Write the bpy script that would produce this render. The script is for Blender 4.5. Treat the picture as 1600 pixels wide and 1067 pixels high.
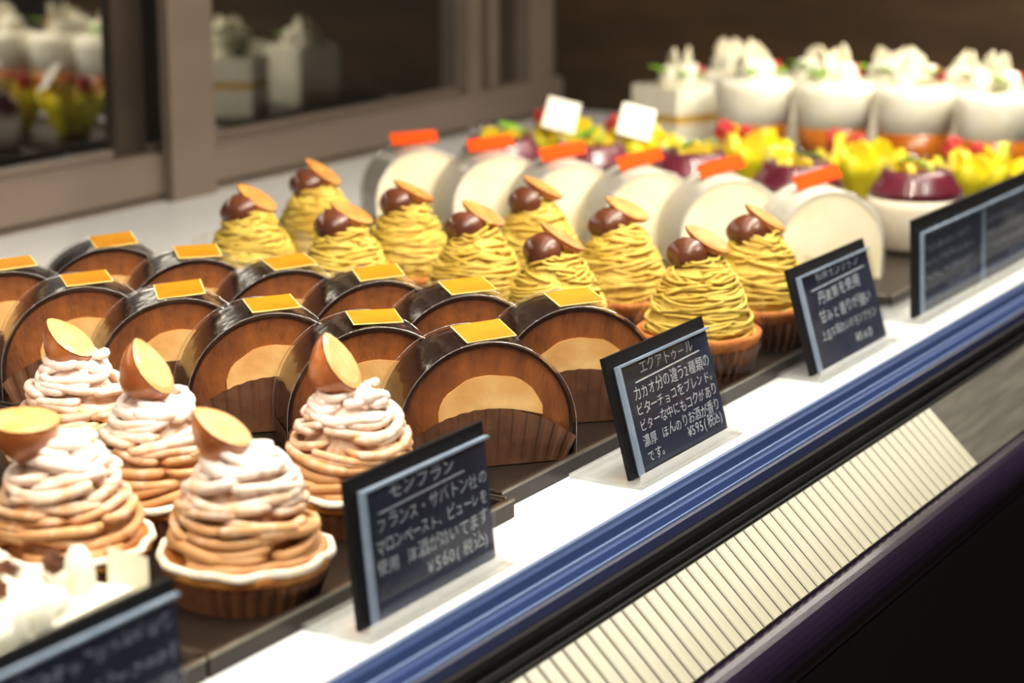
import bpy, math, random
from mathutils import Vector, Matrix
from math import sin, cos, pi, radians

# ------------------------------------------------------------------ scene, camera, light
sc = bpy.context.scene
for o in list(bpy.data.objects):
    bpy.data.objects.remove(o)
COL = sc.collection
sc.view_settings.view_transform = 'Standard'
sc.view_settings.look = 'None'
sc.view_settings.gamma = 1.0
sc.view_settings.use_curve_mapping = False
sc.view_settings.exposure = 0.10
sc.cycles.transparent_max_bounces = 40
sc.cycles.max_bounces = 10
sc.cycles.sample_clamp_indirect = 6.0
sc.cycles.caustics_reflective = False
sc.cycles.caustics_refractive = False

PITCH, YAW = radians(13.43), radians(30.67)
FW = Vector((cos(YAW) * cos(PITCH), sin(YAW) * cos(PITCH), -sin(PITCH)))
RT = Vector((sin(YAW), -cos(YAW), 0))
UP = RT.cross(FW)
BK = Vector((-cos(YAW), -sin(YAW), 0))          # horizontal, towards the shopper
cam = bpy.data.cameras.new('camera')
cam.sensor_width = 36
cam.lens = 73.8
cam.clip_start = 0.01
cam.dof.use_dof = True
cam.dof.focus_distance = 0.955
cam.dof.aperture_fstop = 8.0
camo = bpy.data.objects.new('camera', cam)
COL.objects.link(camo)
camo.matrix_world = Matrix((
    (RT.x, UP.x, -FW.x, 0), (RT.y, UP.y, -FW.y, 0), (RT.z, UP.z, -FW.z, 0.28), (0, 0, 0, 1)))
sc.camera = camo

w = bpy.data.worlds.new('world')
sc.world = w
w.use_nodes = True
w.node_tree.nodes['Background'].inputs[0].default_value = (1.0, 0.88, 0.74, 1)
w.node_tree.nodes['Background'].inputs[1].default_value = 0.018


def area(name, loc, target, sx, sy, power, col):
    l = bpy.data.lights.new(name, 'AREA')
    l.shape = 'RECTANGLE'
    l.size, l.size_y = sx, sy
    l.energy = power
    l.color = col
    o = bpy.data.objects.new(name, l)
    COL.objects.link(o)
    o.location = loc
    d = (Vector(target) - Vector(loc)).normalized()
    x = Vector((1, 0, 0))
    x = (x - d * x.dot(d)).normalized()
    y = (-d).cross(x)
    o.matrix_world = Matrix(((x.x, y.x, -d.x, loc[0]), (x.y, y.y, -d.y, loc[1]), (x.z, y.z, -d.z, loc[2]), (0, 0, 0, 1)))
    return o


# LED bars under the canopy of the case, and an unseen fill lamp added to brighten ledge and cake faces
area('led_light_front', (1.0, 0.415, 0.43), (1.0, 0.70, 0.05), 2.1, 0.03, 17.0, (1.0, 0.895, 0.74))
area('led_light_middle', (1.0, 0.58, 0.43), (1.0, 0.50, 0.0), 2.1, 0.03, 1.8, (1.0, 0.92, 0.80))
area('shop_ceiling_light', (0.75, -0.45, 1.25), (0.85, 0.35, 0.0), 0.9, 0.25, 24.0, (1.0, 0.95, 0.84))


# ------------------------------------------------------------------ materials
def lin(r, g, b):
    f = lambda c: (c / 255 / 12.92) if c <= 10 else ((c / 255 + 0.055) / 1.055) ** 2.4
    return (f(r), f(g), f(b), 1)


def mat(name, rgb, rough=0.5, metal=0.0, rgb2=None, scale=40, amt=0.5, bump=0.0, bscale=200, sss=0.0, coat=0.0,
        spec=0.5, stretch=(1, 1, 1), detail=3, ramp=(0.35, 0.65), trans=0.0):
    m = bpy.data.materials.new(name)
    m.use_nodes = True
    nt = m.node_tree
    b = nt.nodes['Principled BSDF']
    b.inputs['Base Color'].default_value = lin(*rgb)
    b.inputs['Roughness'].default_value = rough
    b.inputs['Metallic'].default_value = metal
    b.inputs['Specular IOR Level'].default_value = spec
    b.inputs['Coat Weight'].default_value = coat
    b.inputs['Coat Roughness'].default_value = 0.08
    b.inputs['Transmission Weight'].default_value = trans
    if sss:
        b.inputs['Subsurface Weight'].default_value = sss
        b.inputs['Subsurface Radius'].default_value = (0.006, 0.004, 0.002)
        b.inputs['Subsurface Scale'].default_value = 0.5
    tc = nt.nodes.new('ShaderNodeTexCoord')
    mp = nt.nodes.new('ShaderNodeMapping')
    mp.inputs['Scale'].default_value = stretch
    nt.links.new(tc.outputs['Object'], mp.inputs[0])
    if rgb2:
        n = nt.nodes.new('ShaderNodeTexNoise')
        n.inputs['Scale'].default_value = scale
        n.inputs['Detail'].default_value = detail
        nt.links.new(mp.outputs[0], n.inputs['Vector'])
        r = nt.nodes.new('ShaderNodeValToRGB')
        r.color_ramp.elements[0].position = ramp[0]
        r.color_ramp.elements[1].position = ramp[1]
        r.color_ramp.elements[0].color = lin(*rgb)
        r.color_ramp.elements[1].color = lin(*rgb2)
        nt.links.new(n.outputs['Fac'], r.inputs[0])
        nt.links.new(r.outputs[0], b.inputs['Base Color'])
    if bump:
        n2 = nt.nodes.new('ShaderNodeTexNoise')
        n2.inputs['Scale'].default_value = bscale
        n2.inputs['Detail'].default_value = 4
        nt.links.new(mp.outputs[0], n2.inputs['Vector'])
        bp = nt.nodes.new('ShaderNodeBump')
        bp.inputs['Strength'].default_value = bump
        bp.inputs['Distance'].default_value = 0.002
        nt.links.new(n2.outputs['Fac'], bp.inputs['Height'])
        nt.links.new(bp.outputs[0], b.inputs['Normal'])
    return m


def clear_mat(name, tint=(1, 1, 1), refl=0.08, rough=0.05, base=None, baseamt=0.0, bump=0.0, bscale=60):
    """clear plastic or glass: transparent, with a fresnel mirror coat"""
    m = bpy.data.materials.new(name)
    m.use_nodes = True
    nt = m.node_tree
    nt.nodes.clear()
    out = nt.nodes.new('ShaderNodeOutputMaterial')
    t = nt.nodes.new('ShaderNodeBsdfTransparent')
    t.inputs[0].default_value = (*tint, 1)
    g = nt.nodes.new('ShaderNodeBsdfGlossy')
    g.inputs['Color'].default_value = (1, 1, 1, 1)
    g.inputs['Roughness'].default_value = rough
    lw = nt.nodes.new('ShaderNodeLayerWeight')
    lw.inputs['Blend'].default_value = 0.25
    mul = nt.nodes.new('ShaderNodeMath')
    mul.operation = 'MULTIPLY_ADD'
    mul.inputs[1].default_value = 0.55
    mul.inputs[2].default_value = refl * 0.4
    mul.use_clamp = True
    nt.links.new(lw.outputs['Fresnel'], mul.inputs[0])
    if refl < 0.05:
        mul.inputs[1].default_value = 0.18
    mx = nt.nodes.new('ShaderNodeMixShader')
    nt.links.new(mul.outputs[0], mx.inputs[0])
    src = t
    if base:
        d = nt.nodes.new('ShaderNodeBsdfDiffuse')
        d.inputs[0].default_value = lin(*base)
        m2 = nt.nodes.new('ShaderNodeMixShader')
        m2.inputs[0].default_value = baseamt
        nt.links.new(t.outputs[0], m2.inputs[1])
        nt.links.new(d.outputs[0], m2.inputs[2])
        src = m2
    if bump:
        tc = nt.nodes.new('ShaderNodeTexCoord')
        n2 = nt.nodes.new('ShaderNodeTexNoise')
        n2.inputs['Scale'].default_value = bscale
        nt.links.new(tc.outputs['Object'], n2.inputs['Vector'])
        bp = nt.nodes.new('ShaderNodeBump')
        bp.inputs['Strength'].default_value = bump
        bp.inputs['Distance'].default_value = 0.004
        nt.links.new(n2.outputs['Fac'], bp.inputs['Height'])
        nt.links.new(bp.outputs[0], g.inputs['Normal'])
    nt.links.new(src.outputs[0], mx.inputs[1])
    nt.links.new(g.outputs[0], mx.inputs[2])
    nt.links.new(mx.outputs[0], out.inputs[0])
    return m


def sugared(name, rgb, rgb2, sugar, z0, z1, noise=170):
    """piped cream with icing sugar sifted over its crown"""
    m = mat(name, rgb, 0.55, rgb2=rgb2, scale=60, bump=0.15, bscale=900, sss=0.05)
    nt = m.node_tree
    b = nt.nodes['Principled BSDF']
    link = b.inputs['Base Color'].links[0]
    src = link.from_socket
    tc = nt.nodes.new('ShaderNodeTexCoord')
    sp = nt.nodes.new('ShaderNodeSeparateXYZ')
    nt.links.new(tc.outputs['Object'], sp.inputs[0])
    n = nt.nodes.new('ShaderNodeTexNoise')
    n.inputs['Scale'].default_value = noise
    n.inputs['Detail'].default_value = 5
    nt.links.new(tc.outputs['Object'], n.inputs['Vector'])
    mr = nt.nodes.new('ShaderNodeMapRange')
    mr.inputs[1].default_value, mr.inputs[2].default_value = z0, z1
    nt.links.new(sp.outputs['Z'], mr.inputs[0])
    ad = nt.nodes.new('ShaderNodeMath')
    ad.operation = 'ADD'
    nt.links.new(mr.outputs[0], ad.inputs[0])
    nt.links.new(n.outputs['Fac'], ad.inputs[1])
    r = nt.nodes.new('ShaderNodeMapRange')
    r.inputs[1].default_value, r.inputs[2].default_value = 0.75, 1.25
    nt.links.new(ad.outputs[0], r.inputs[0])
    mx = nt.nodes.new('ShaderNodeMix')
    mx.data_type = 'RGBA'
    nt.links.new(r.outputs[0], mx.inputs[0])
    nt.links.new(src, mx.inputs[6])
    mx.inputs[7].default_value = lin(*sugar)
    nt.links.new(mx.outputs[2], b.inputs['Base Color'])
    return m


M = {}
M['shelf'] = mat('white_shelf', (226, 226, 226), 0.35, rgb2=(214, 216, 220), scale=6)
M['tray'] = mat('dark_tray', (34, 27, 23), 0.35, metal=0.2, spec=0.3, rgb2=(44, 34, 29), scale=30)
M['tray_rim'] = mat('tray_rim', (150, 145, 135), 0.3, metal=0.9, rgb2=(120, 112, 104), scale=60)
M['blue'] = mat('blue_rail', (58, 78, 130), 0.38, metal=0.3, rgb2=(48, 66, 116), scale=20, stretch=(0.1, 1, 1))
M['blue_dark'] = mat('blue_rail_dark', (16, 22, 48), 0.4, metal=0.2, rgb2=(21, 28, 58), scale=20, stretch=(0.1, 1, 1))
M['blue_light'] = mat('blue_rail_lip', (140, 160, 200), 0.3, metal=0.4, rgb2=(120, 142, 188), scale=20, stretch=(0.1, 1, 1))
M['rubber'] = mat('black_rubber', (6, 5, 6), 0.6, spec=0.15, rgb2=(10, 9, 10), scale=30)
M['steel'] = mat('brushed_steel', (132, 128, 120), 0.42, metal=0.5, rgb2=(110, 106, 99), scale=18, stretch=(1, 14, 14))
M['rib'] = mat('pale_rib', (196, 194, 178), 0.5, rgb2=(176, 172, 152), scale=12, stretch=(4, 1, 1))  # LED reflections on plain steel, put into pale colour and relief
M['rib_back'] = mat('rib_backing', (66, 64, 56), 0.7, rgb2=(80, 77, 68), scale=40)  # dark tone between the painted reflections
M['purple'] = mat('dark_purple_rail', (34, 24, 42), 0.24, metal=0.3, rgb2=(40, 29, 52), scale=14, stretch=(0.2, 1, 1), coat=0.3)
M['panel'] = mat('dark_panel', (8, 5, 5), 0.7, spec=0.2, rgb2=(12, 8, 8), scale=12)
M['taupe'] = mat('taupe_metal', (126, 112, 102), 0.42, metal=0.3, rgb2=(112, 99, 89), scale=9, stretch=(0.3, 1, 1))
M['taupe_dark'] = mat('dark_taupe_metal', (66, 54, 46), 0.4, metal=0.4, rgb2=(56, 45, 38), scale=9)
M['wood'] = mat('dark_brown_wall', (66, 48, 28), 0.7, spec=0.2, rgb2=(50, 36, 20), scale=7, stretch=(1, 1, 5), detail=6)
M['room'] = mat('shop_floor', (50, 44, 40), 0.6, rgb2=(60, 52, 46), scale=4)
M['white_metal'] = mat('white_metal', (205, 203, 198), 0.4, rgb2=(196, 194, 188), scale=8)
M['board'] = mat('chalk_board', (38, 43, 68), 0.5, rgb2=(46, 51, 78), scale=50, spec=0.4)
M['board_edge'] = mat('board_edge', (11, 10, 12), 0.6, spec=0.2, rgb2=(16, 14, 17), scale=50)
M['chalk'] = mat('chalk_marker', (236, 240, 250), 0.8, rgb2=(214, 220, 234), scale=300)
M['chalk_faint'] = mat('chalk_marker_faint', (176, 184, 206), 0.8, rgb2=(140, 150, 178), scale=200)
M['acrylic_edge'] = mat('acrylic_edge', (150, 166, 188), 0.25, rgb2=(128, 146, 170), scale=60)  # glint of the clear edge put into a pale colour
M['acrylic'] = clear_mat('clear_acrylic', (0.97, 0.98, 0.98), 0.03, 0.04)
M['acrylic_base'] = clear_mat('clear_acrylic_base', (0.98, 0.99, 0.99), 0.06, 0.06, (245, 247, 247), 0.15)
M['film'] = clear_mat('clear_film', (0.97, 0.97, 0.97), 0.12, 0.08, bump=0.45, bscale=38)
M['film_soft'] = clear_mat('clear_collar', (0.98, 0.98, 0.98), 0.03, 0.08, bump=0.3, bscale=40)
M['film_edge'] = clear_mat('clear_film_edge', (0.85, 0.85, 0.87), 0.2, 0.15, (235, 235, 240), 0.14)  # whitish tint paints the light caught along the film's edge
M['pane'] = clear_mat('front_glass', (0.985, 0.99, 0.985), 0.02, 0.01)
M['jarglass'] = clear_mat('jar_glass', (0.99, 0.99, 0.99), 0.04, 0.05)
# mont blanc
M['marron'] = sugared('marron_cream', (214, 164, 112), (194, 138, 86), (244, 230, 222), 0.018, 0.066)
M['paper'] = mat('brown_paper', (132, 82, 50), 0.7, rgb2=(108, 62, 36), scale=70, bump=0.2)
M['pastry'] = mat('pastry', (206, 138, 62), 0.7, rgb2=(176, 104, 40), scale=120, bump=0.4, bscale=500)
M['sugar_rim'] = mat('sugared_rim', (244, 232, 214), 0.8, rgb2=(228, 200, 164), scale=150, bump=0.5, bscale=600, ramp=(0.5, 0.8))
M['nut_body'] = mat('candied_chestnut', (190, 116, 58), 0.32, rgb2=(152, 82, 40), scale=70, sss=0.2, coat=0.3)
M['nut_cut'] = mat('chestnut_cut', (216, 172, 116), 0.45, rgb2=(204, 146, 80), scale=110, sss=0.1, coat=0.1)
# yellow chestnut tart
M['kuri'] = mat('yellow_chestnut_cream', (226, 196, 96), 0.6, rgb2=(206, 170, 60), scale=70, bump=0.2, bscale=800, sss=0.1)
M['tart'] = mat('tart_shell', (200, 122, 50), 0.7, rgb2=(172, 92, 32), scale=130, bump=0.4, bscale=500)
M['darknut'] = mat('brown_chestnut', (104, 54, 32), 0.32, rgb2=(76, 36, 22), scale=60, coat=0.25)
M['nut_slice'] = mat('chestnut_slice', (200, 142, 68), 0.5, spec=0.3, rgb2=(172, 106, 44), scale=90)
# chocolate dome
M['glaze'] = mat('dark_chocolate', (48, 30, 24), 0.22, rgb2=(38, 23, 19), scale=40, coat=0.5)
M['mousse'] = mat('chocolate_mousse', (156, 86, 28), 0.6, rgb2=(76, 34, 10), scale=60, stretch=(1.8, 1, 0.5), detail=7, bump=0.35, bscale=420)
M['mousse_dark'] = mat('dark_mousse', (98, 50, 22), 0.6, rgb2=(74, 34, 14), scale=55, stretch=(1.6, 1, 0.55), detail=7, bump=0.35, bscale=420)
M['custard'] = mat('custard_centre', (232, 186, 118), 0.55, rgb2=(214, 162, 92), scale=60, bump=0.2)
M['cup_brown'] = mat('dark_brown_cup', (104, 66, 42), 0.6, rgb2=(82, 50, 32), scale=60, bump=0.2)
M['gold'] = mat('gold_label', (196, 134, 18), 0.5, metal=0.1, spec=0.3, rgb2=(182, 118, 10), scale=40)
M['gold_edge'] = mat('gold_label_border', (250, 226, 150), 0.4, rgb2=(240, 210, 130), scale=40)
def radial(m, zs, r0, r1, rgb, rgb2):
    nt = m.node_tree
    b = nt.nodes['Principled BSDF']
    src = b.inputs['Base Color'].links[0].from_socket
    tc = nt.nodes.new('ShaderNodeTexCoord')
    sub = nt.nodes.new('ShaderNodeVectorMath')
    sub.operation = 'SUBTRACT'
    sub.inputs[1].default_value = (0.002, 0, zs)
    nt.links.new(tc.outputs['Object'], sub.inputs[0])
    mu = nt.nodes.new('ShaderNodeVectorMath')
    mu.operation = 'MULTIPLY'
    mu.inputs[1].default_value = (1, 0, 1)
    nt.links.new(sub.outputs[0], mu.inputs[0])
    ln = nt.nodes.new('ShaderNodeVectorMath')
    ln.operation = 'LENGTH'
    nt.links.new(mu.outputs[0], ln.inputs[0])
    n = nt.nodes.new('ShaderNodeTexNoise')
    n.inputs['Scale'].default_value = 62
    n.inputs['Detail'].default_value = 6
    nt.links.new(tc.outputs['Object'], n.inputs['Vector'])
    ma = nt.nodes.new('ShaderNodeMath')
    ma.operation = 'MULTIPLY_ADD'
    ma.inputs[1].default_value = 0.030
    nt.links.new(n.outputs['Fac'], ma.inputs[0])
    nt.links.new(ln.outputs['Value'], ma.inputs[2])
    mr = nt.nodes.new('ShaderNodeMapRange')
    mr.inputs[1].default_value, mr.inputs[2].default_value = r0 + 0.015, r1 + 0.015
    nt.links.new(ma.outputs[0], mr.inputs[0])
    rp = nt.nodes.new('ShaderNodeValToRGB')
    rp.color_ramp.elements[0].color = lin(*rgb)
    rp.color_ramp.elements[1].color = lin(*rgb2)
    nt.links.new(mr.outputs[0], rp.inputs[0])
    mx = nt.nodes.new('ShaderNodeMix')
    mx.data_type = 'RGBA'
    mx.inputs[0].default_value = 0.55
    nt.links.new(src, mx.inputs[6])
    nt.links.new(rp.outputs[0], mx.inputs[7])
    nt.links.new(mx.outputs[2], b.inputs['Base Color'])


radial(M['mousse'], 0.018, 0.018, 0.040, (156, 88, 32), (74, 34, 10))
radial(M['custard'], 0.012, 0.014, 0.034, (240, 202, 140), (196, 130, 66))
# white dome
M['coconut'] = mat('white_coating', (250, 246, 236), 0.85, rgb2=(240, 232, 212), scale=160, bump=0.7, bscale=600, sss=0.1)
M['whiteface'] = mat('white_mousse_face', (246, 236, 208), 0.7, rgb2=(238, 224, 186), scale=40, sss=0.1)
M['orange'] = mat('orange_label', (228, 78, 10), 0.8, spec=0.1, rgb2=(216, 68, 6), scale=40)
M['orange_pale'] = mat('orange_label_print', (250, 190, 120), 0.5, rgb2=(246, 176, 104), scale=60)
# glasses, jars
M['panna'] = mat('panna_cotta', (244, 234, 214), 0.5, rgb2=(236, 224, 200), scale=30, sss=0.1)
M['berry'] = mat('berry_jelly', (112, 34, 54), 0.3, rgb2=(84, 20, 38), scale=60, coat=0.2)
M['red'] = mat('red_berry', (196, 38, 28), 0.35, rgb2=(160, 20, 20), scale=120, coat=0.2)
M['yellow'] = mat('yellow_fruit', (236, 204, 32), 0.4, rgb2=(206, 184, 20), scale=60, sss=0.1, coat=0.2)
M['yellow_green'] = mat('yellow_green_petal', (230, 212, 30), 0.5, rgb2=(206, 196, 24), scale=50)
M['green'] = mat('green_leaf', (136, 182, 58), 0.5, rgb2=(98, 146, 38), scale=80)
M['jelly'] = mat('orange_jelly', (196, 110, 24), 0.25, rgb2=(170, 86, 14), scale=40, coat=0.4)
M['whip'] = mat('whipped_cream', (250, 247, 232), 0.6, rgb2=(240, 234, 212), scale=60, sss=0.1)
M['whitechoc'] = mat('white_chocolate', (246, 240, 216), 0.5, rgb2=(238, 228, 196), scale=50)
M['sponge'] = mat('sponge', (226, 184, 92), 0.8, rgb2=(210, 160, 70), scale=200, bump=0.5, bscale=700)
M['cocoa'] = mat('cocoa_sponge', (110, 66, 40), 0.85, rgb2=(82, 46, 28), scale=200, bump=0.5, bscale=600)
M['card'] = mat('white_card', (250, 248, 238), 0.4, rgb2=(246, 242, 228), scale=30)
# back door glass: dark, half mirror
mg = mat('dark_mirror_glass', (10, 8, 6), 0.03, rgb2=(14, 11, 8), scale=5, spec=0.5)
mg.node_tree.nodes['Principled BSDF'].inputs['IOR'].default_value = 4.2
M['mirror'] = mg


# ------------------------------------------------------------------ mesh helpers
class B:
    def __init__(s):
        s.v, s.f = [], []

    def add(s, vs, fs):
        k = len(s.v)
        s.v += [tuple(v) for v in vs]
        s.f += [tuple(i + k for i in f) for f in fs]
        return s

    def box(s, x0, x1, y0, y1, z0, z1):
        return s.add([(x0, y0, z0), (x1, y0, z0), (x1, y1, z0), (x0, y1, z0), (x0, y0, z1), (x1, y0, z1), (x1, y1, z1), (x0, y1, z1)],
                     [(0, 3, 2, 1), (4, 5, 6, 7), (0, 1, 5, 4), (1, 2, 6, 5), (2, 3, 7, 6), (3, 0, 4, 7)])

    def prism(s, pts, axis, a, b):
        """closed outline pts (2-D) swept from a to b along the axis"""
        n = len(pts)
        P = {'x': lambda p, t: (t, p[0], p[1]), 'y': lambda p, t: (p[0], t, p[1]), 'z': lambda p, t: (p[0], p[1], t)}[axis]
        vs = [P(p, a) for p in pts] + [P(p, b) for p in pts]
        fs = [tuple(range(n - 1, -1, -1)), tuple(range(n, 2 * n))]
        fs += [(i, (i + 1) % n, n + (i + 1) % n, n + i) for i in range(n)]
        return s.add(vs, fs)

    def sheet(s, pts, axis, a, b):
        n = len(pts)
        P = {'x': lambda p, t: (t, p[0], p[1]), 'y': lambda p, t: (p[0], t, p[1]), 'z': lambda p, t: (p[0], p[1], t)}[axis]
        return s.add([P(p, a) for p in pts] + [P(p, b) for p in pts], [(i, i + 1, n + i + 1, n + i) for i in range(n - 1)])

    def lathe(s, prof, n=32, wob=None, cap0=False, cap1=False):
        vs = []
        for k, (r, z) in enumerate(prof):
            for i in range(n):
                a = 2 * pi * i / n
                rr = r * (wob(a, k) if wob else 1)
                vs.append((rr * cos(a), rr * sin(a), z))
        fs = []
        for k in range(len(prof) - 1):
            for i in range(n):
                j = (i + 1) % n
                fs.append((k * n + i, k * n + j, (k + 1) * n + j, (k + 1) * n + i))
        if cap0:
            fs.append(tuple(range(n - 1, -1, -1)))
        if cap1:
            k = (len(prof) - 1) * n
            fs.append(tuple(range(k, k + n)))
        return s.add(vs, fs)

    def tube(s, path, rad, n=6):
        P = [Vector(p) for p in path]
        m = len(P)
        vs = []
        for k in range(m):
            t = (P[min(k + 1, m - 1)] - P[max(k - 1, 0)]).normalized()
            u = Vector((0, 0, 1)) if abs(t.z) < 0.9 else Vector((1, 0, 0))
            a = t.cross(u).normalized()
            b = a.cross(t)
            r = rad(k / (m - 1)) if callable(rad) else rad
            for i in range(n):
                q = 2 * pi * i / n
                vs.append(P[k] + a * (r * cos(q)) + b * (r * sin(q)))
        fs = [(k * n + i, k * n + (i + 1) % n, (k + 1) * n + (i + 1) % n, (k + 1) * n + i) for k in range(m - 1) for i in range(n)]
        fs += [tuple(range(n - 1, -1, -1)), tuple(range((m - 1) * n, m * n))]
        return s.add(vs, fs)

    def ball(s, c, r, nu=14, nv=9, wob=0.0, rnd=None):
        vs = [(c[0], c[1], c[2] - r[2])]
        for j in range(1, nv):
            p = pi * j / nv
            for i in range(nu):
                q = 2 * pi * i / nu
                k = 1 + (rnd.uniform(-wob, wob) if rnd else 0)
                vs.append((c[0] + r[0] * k * sin(p) * cos(q), c[1] + r[1] * k * sin(p) * sin(q), c[2] - r[2] * k * cos(p)))
        vs.append((c[0], c[1], c[2] + r[2]))
        fs = []
        L = len(vs) - 1
        for i in range(nu):
            fs.append((0, 1 + (i + 1) % nu, 1 + i))
            for j in range(nv - 2):
                a = 1 + j * nu
                fs.append((a + i, a + (i + 1) % nu, a + nu + (i + 1) % nu, a + nu + i))
            a = 1 + (nv - 2) * nu
            fs.append((a + i, a + (i + 1) % nu, L))
        return s.add(vs, fs)

    def move(s, mtx, start=0):
        for i in range(start, len(s.v)):
            s.v[i] = tuple(mtx @ Vector(s.v[i]))
        return s

    def obj(s, name, m, parent=None, smooth=False, loc=None, rot=None):
        me = bpy.data.meshes.new(name)
        me.from_pydata(s.v, [], s.f)
        me.materials.append(m if not isinstance(m, str) else M[m])
        if smooth:
            me.polygons.foreach_set('use_smooth', [True] * len(me.polygons))
        me.update()
        o = bpy.data.objects.new(name, me)
        COL.objects.link(o)
        if parent:
            o.parent = parent
        if loc:
            o.location = loc
        if rot:
            o.rotation_euler = rot
        return o


def tag(o, label, cat, group=None):
    o['label'] = label
    o['category'] = cat
    if group:
        o['group'] = group
    return o


def thing(name, label, cat, loc=(0, 0, 0), rz=0.0, group=None):
    o = bpy.data.objects.new(name, None)
    o.empty_display_size = 0.02
    COL.objects.link(o)
    o.location = loc
    o.rotation_euler = (0, 0, rz)
    return tag(o, label, cat, group)


def struct(o):
    o['kind'] = 'structure'
    return o


def dup(root, loc, rz, label, scale=1.0):
    def cp(o, par):
        c = o.copy()
        COL.objects.link(c)
        c.parent = par
        for ch in KIDS.get(o.name, []):
            cp(ch, c)
        return c
    r = cp(root, None)
    r.location = loc
    r.rotation_euler = (0, 0, rz)
    r.scale = (scale, scale, scale)
    r['label'] = label
    return r


KIDS = {}


def index_kids():
    KIDS.clear()
    for o in bpy.data.objects:
        if o.parent:
            KIDS.setdefault(o.parent.name, []).append(o)


def frame(x, z, loc=(0, 0, 0)):
    """matrix whose local x, z axes follow the given directions"""
    x, z = Vector(x).normalized(), Vector(z).normalized()
    x = (x - z * x.dot(z)).normalized()
    y = z.cross(x)
    return Matrix(((x.x, y.x, z.x, loc[0]), (x.y, y.y, z.y, loc[1]), (x.z, y.z, z.z, loc[2]), (0, 0, 0, 1)))


def dirv(r, b, u):
    return RT * r + BK * b + Vector((0, 0, u))


ORD = ['foremost', 'second', 'third', 'fourth', 'fifth', 'sixth', 'seventh']
T0 = 0.004       # top of the tray plates

# ------------------------------------------------------------------ the case itself
X0, X1 = 0.10, 1.98
YB = 1.10
struct(B().box(-2, 4, -3, 3, -0.92, -0.90).obj('floor', 'room'))
struct(B().box(X0, X1, 0.3955, YB + 0.03, -0.02, 0.0).obj('trim_1', 'shelf'))           # white shelf deck
# front rail: lip, three blue bands, black gasket
rail = thing('front_rail', 'long blue metal rail along the front edge of the white shelf', 'rail', (X0, 0.38, -0.02))


def bar(name, pts, m, parent, x0=X0, x1=X1):
    return B().prism([(y - parent.location.y, z - parent.location.z) for y, z in pts], 'x', x0 - parent.location.x, x1 - parent.location.x).obj(name, m, parent)


bar('pale_lip', [(0.3955, -0.006), (0.3955, 0.0015), (0.3935, 0.0015), (0.3925, -0.006)], 'blue_light', rail)
bar('blue_band', [(0.393, -0.012), (0.393, 0.0), (0.3905, 0.0), (0.3885, -0.0045), (0.3885, -0.012)], 'blue', rail)
bar('groove_line', [(0.389, -0.012), (0.389, -0.0035), (0.3878, -0.0035), (0.3872, -0.012)], 'blue_light', rail)
bar('blue_band', [(0.3875, -0.014), (0.3875, -0.005), (0.3858, -0.0052), (0.3838, -0.0085), (0.3838, -0.014)], 'blue', rail)
bar('groove_line', [(0.384, -0.014), (0.384, -0.0078), (0.3832, -0.0078), (0.3828, -0.014)], 'blue_light', rail)
bar('blue_band', [(0.383, -0.016), (0.383, -0.0088), (0.3815, -0.0092), (0.3792, -0.0122), (0.3792, -0.016)], 'blue_dark', rail)
bar('black_gasket', [(0.3795, -0.03), (0.3795, -0.0125), (0.377, -0.0128), (0.3758, -0.015), (0.3758, -0.0185), (0.3748, -0.019), (0.3735, -0.0205),
                     (0.3735, -0.0225), (0.3722, -0.023), (0.3722, -0.03)], 'rubber', rail)
# front pane of glass standing in the rail
pane = B().prism([(0.3888, -0.003), (0.3868, -0.003), (0.3748, 0.455), (0.3768, 0.455)], 'x', X0, X1).obj('window_1', 'pane')
struct(pane)
# sloping ledge below the pane
A = Vector((0, 0.3712, -0.0235))
D = Vector((0, -0.0294, -0.0282))
Nn = Vector((0, -0.0282, 0.0294)).normalized()
ledge = thing('front_ledge', 'sloping steel bumper ledge with pale ribs and dark purple rounded edge', 'ledge', (X0, 0.35, -0.05))
L0 = ledge.location.copy()


def ledge_pt(t, n):
    p = A + D * t + Nn * n
    return (p.y, p.z)


bar('steel_panel', [ledge_pt(0, 0), ledge_pt(1, 0), ledge_pt(1, -0.006), ledge_pt(0, -0.006)], 'steel', ledge)
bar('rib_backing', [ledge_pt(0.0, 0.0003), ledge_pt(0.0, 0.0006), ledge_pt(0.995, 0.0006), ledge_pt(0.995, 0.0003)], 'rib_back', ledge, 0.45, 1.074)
rb = B().prism([(-0.0040, 0.0006), (-0.0034, 0.0013), (-0.0018, 0.0017), (0.0018, 0.0017), (0.0034, 0.0013), (0.0040, 0.0006)], 'y', -0.0198, 0.0198)  # raised stripe shaped to imitate one LED reflection streak
stripe_me = None
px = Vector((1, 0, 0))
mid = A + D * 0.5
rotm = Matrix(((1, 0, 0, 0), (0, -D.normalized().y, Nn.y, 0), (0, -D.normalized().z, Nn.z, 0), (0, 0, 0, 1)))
n_stripes = int((1.072 - 0.53) / 0.0098)
for i in range(n_stripes):
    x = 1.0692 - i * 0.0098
    if stripe_me is None:
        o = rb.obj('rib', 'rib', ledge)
        stripe_me = o.data
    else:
        o = bpy.data.objects.new('rib', stripe_me)
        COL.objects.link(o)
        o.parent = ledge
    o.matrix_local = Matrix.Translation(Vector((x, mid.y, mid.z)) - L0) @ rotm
pts = [ledge_pt(1.0, 0.0012)]
E0 = A + D
c0 = E0 + Vector((0, -0.003, -0.0125))
for k in range(13):
    a = radians(80 + k * 13)
    pts.append((c0.y + 0.0125 * cos(a), c0.z + 0.0125 * sin(a)))
pts += [(c0.y - 0.006, c0.z - 0.016), (c0.y + 0.01, c0.z - 0.016)]
bar('rounded_edge', pts, 'purple', ledge)
struct(B().box(X0, X1, c0.y - 0.004, c0.y + 0.02, -0.90, c0.z - 0.0165).obj('wall_front', 'panel'))

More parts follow.
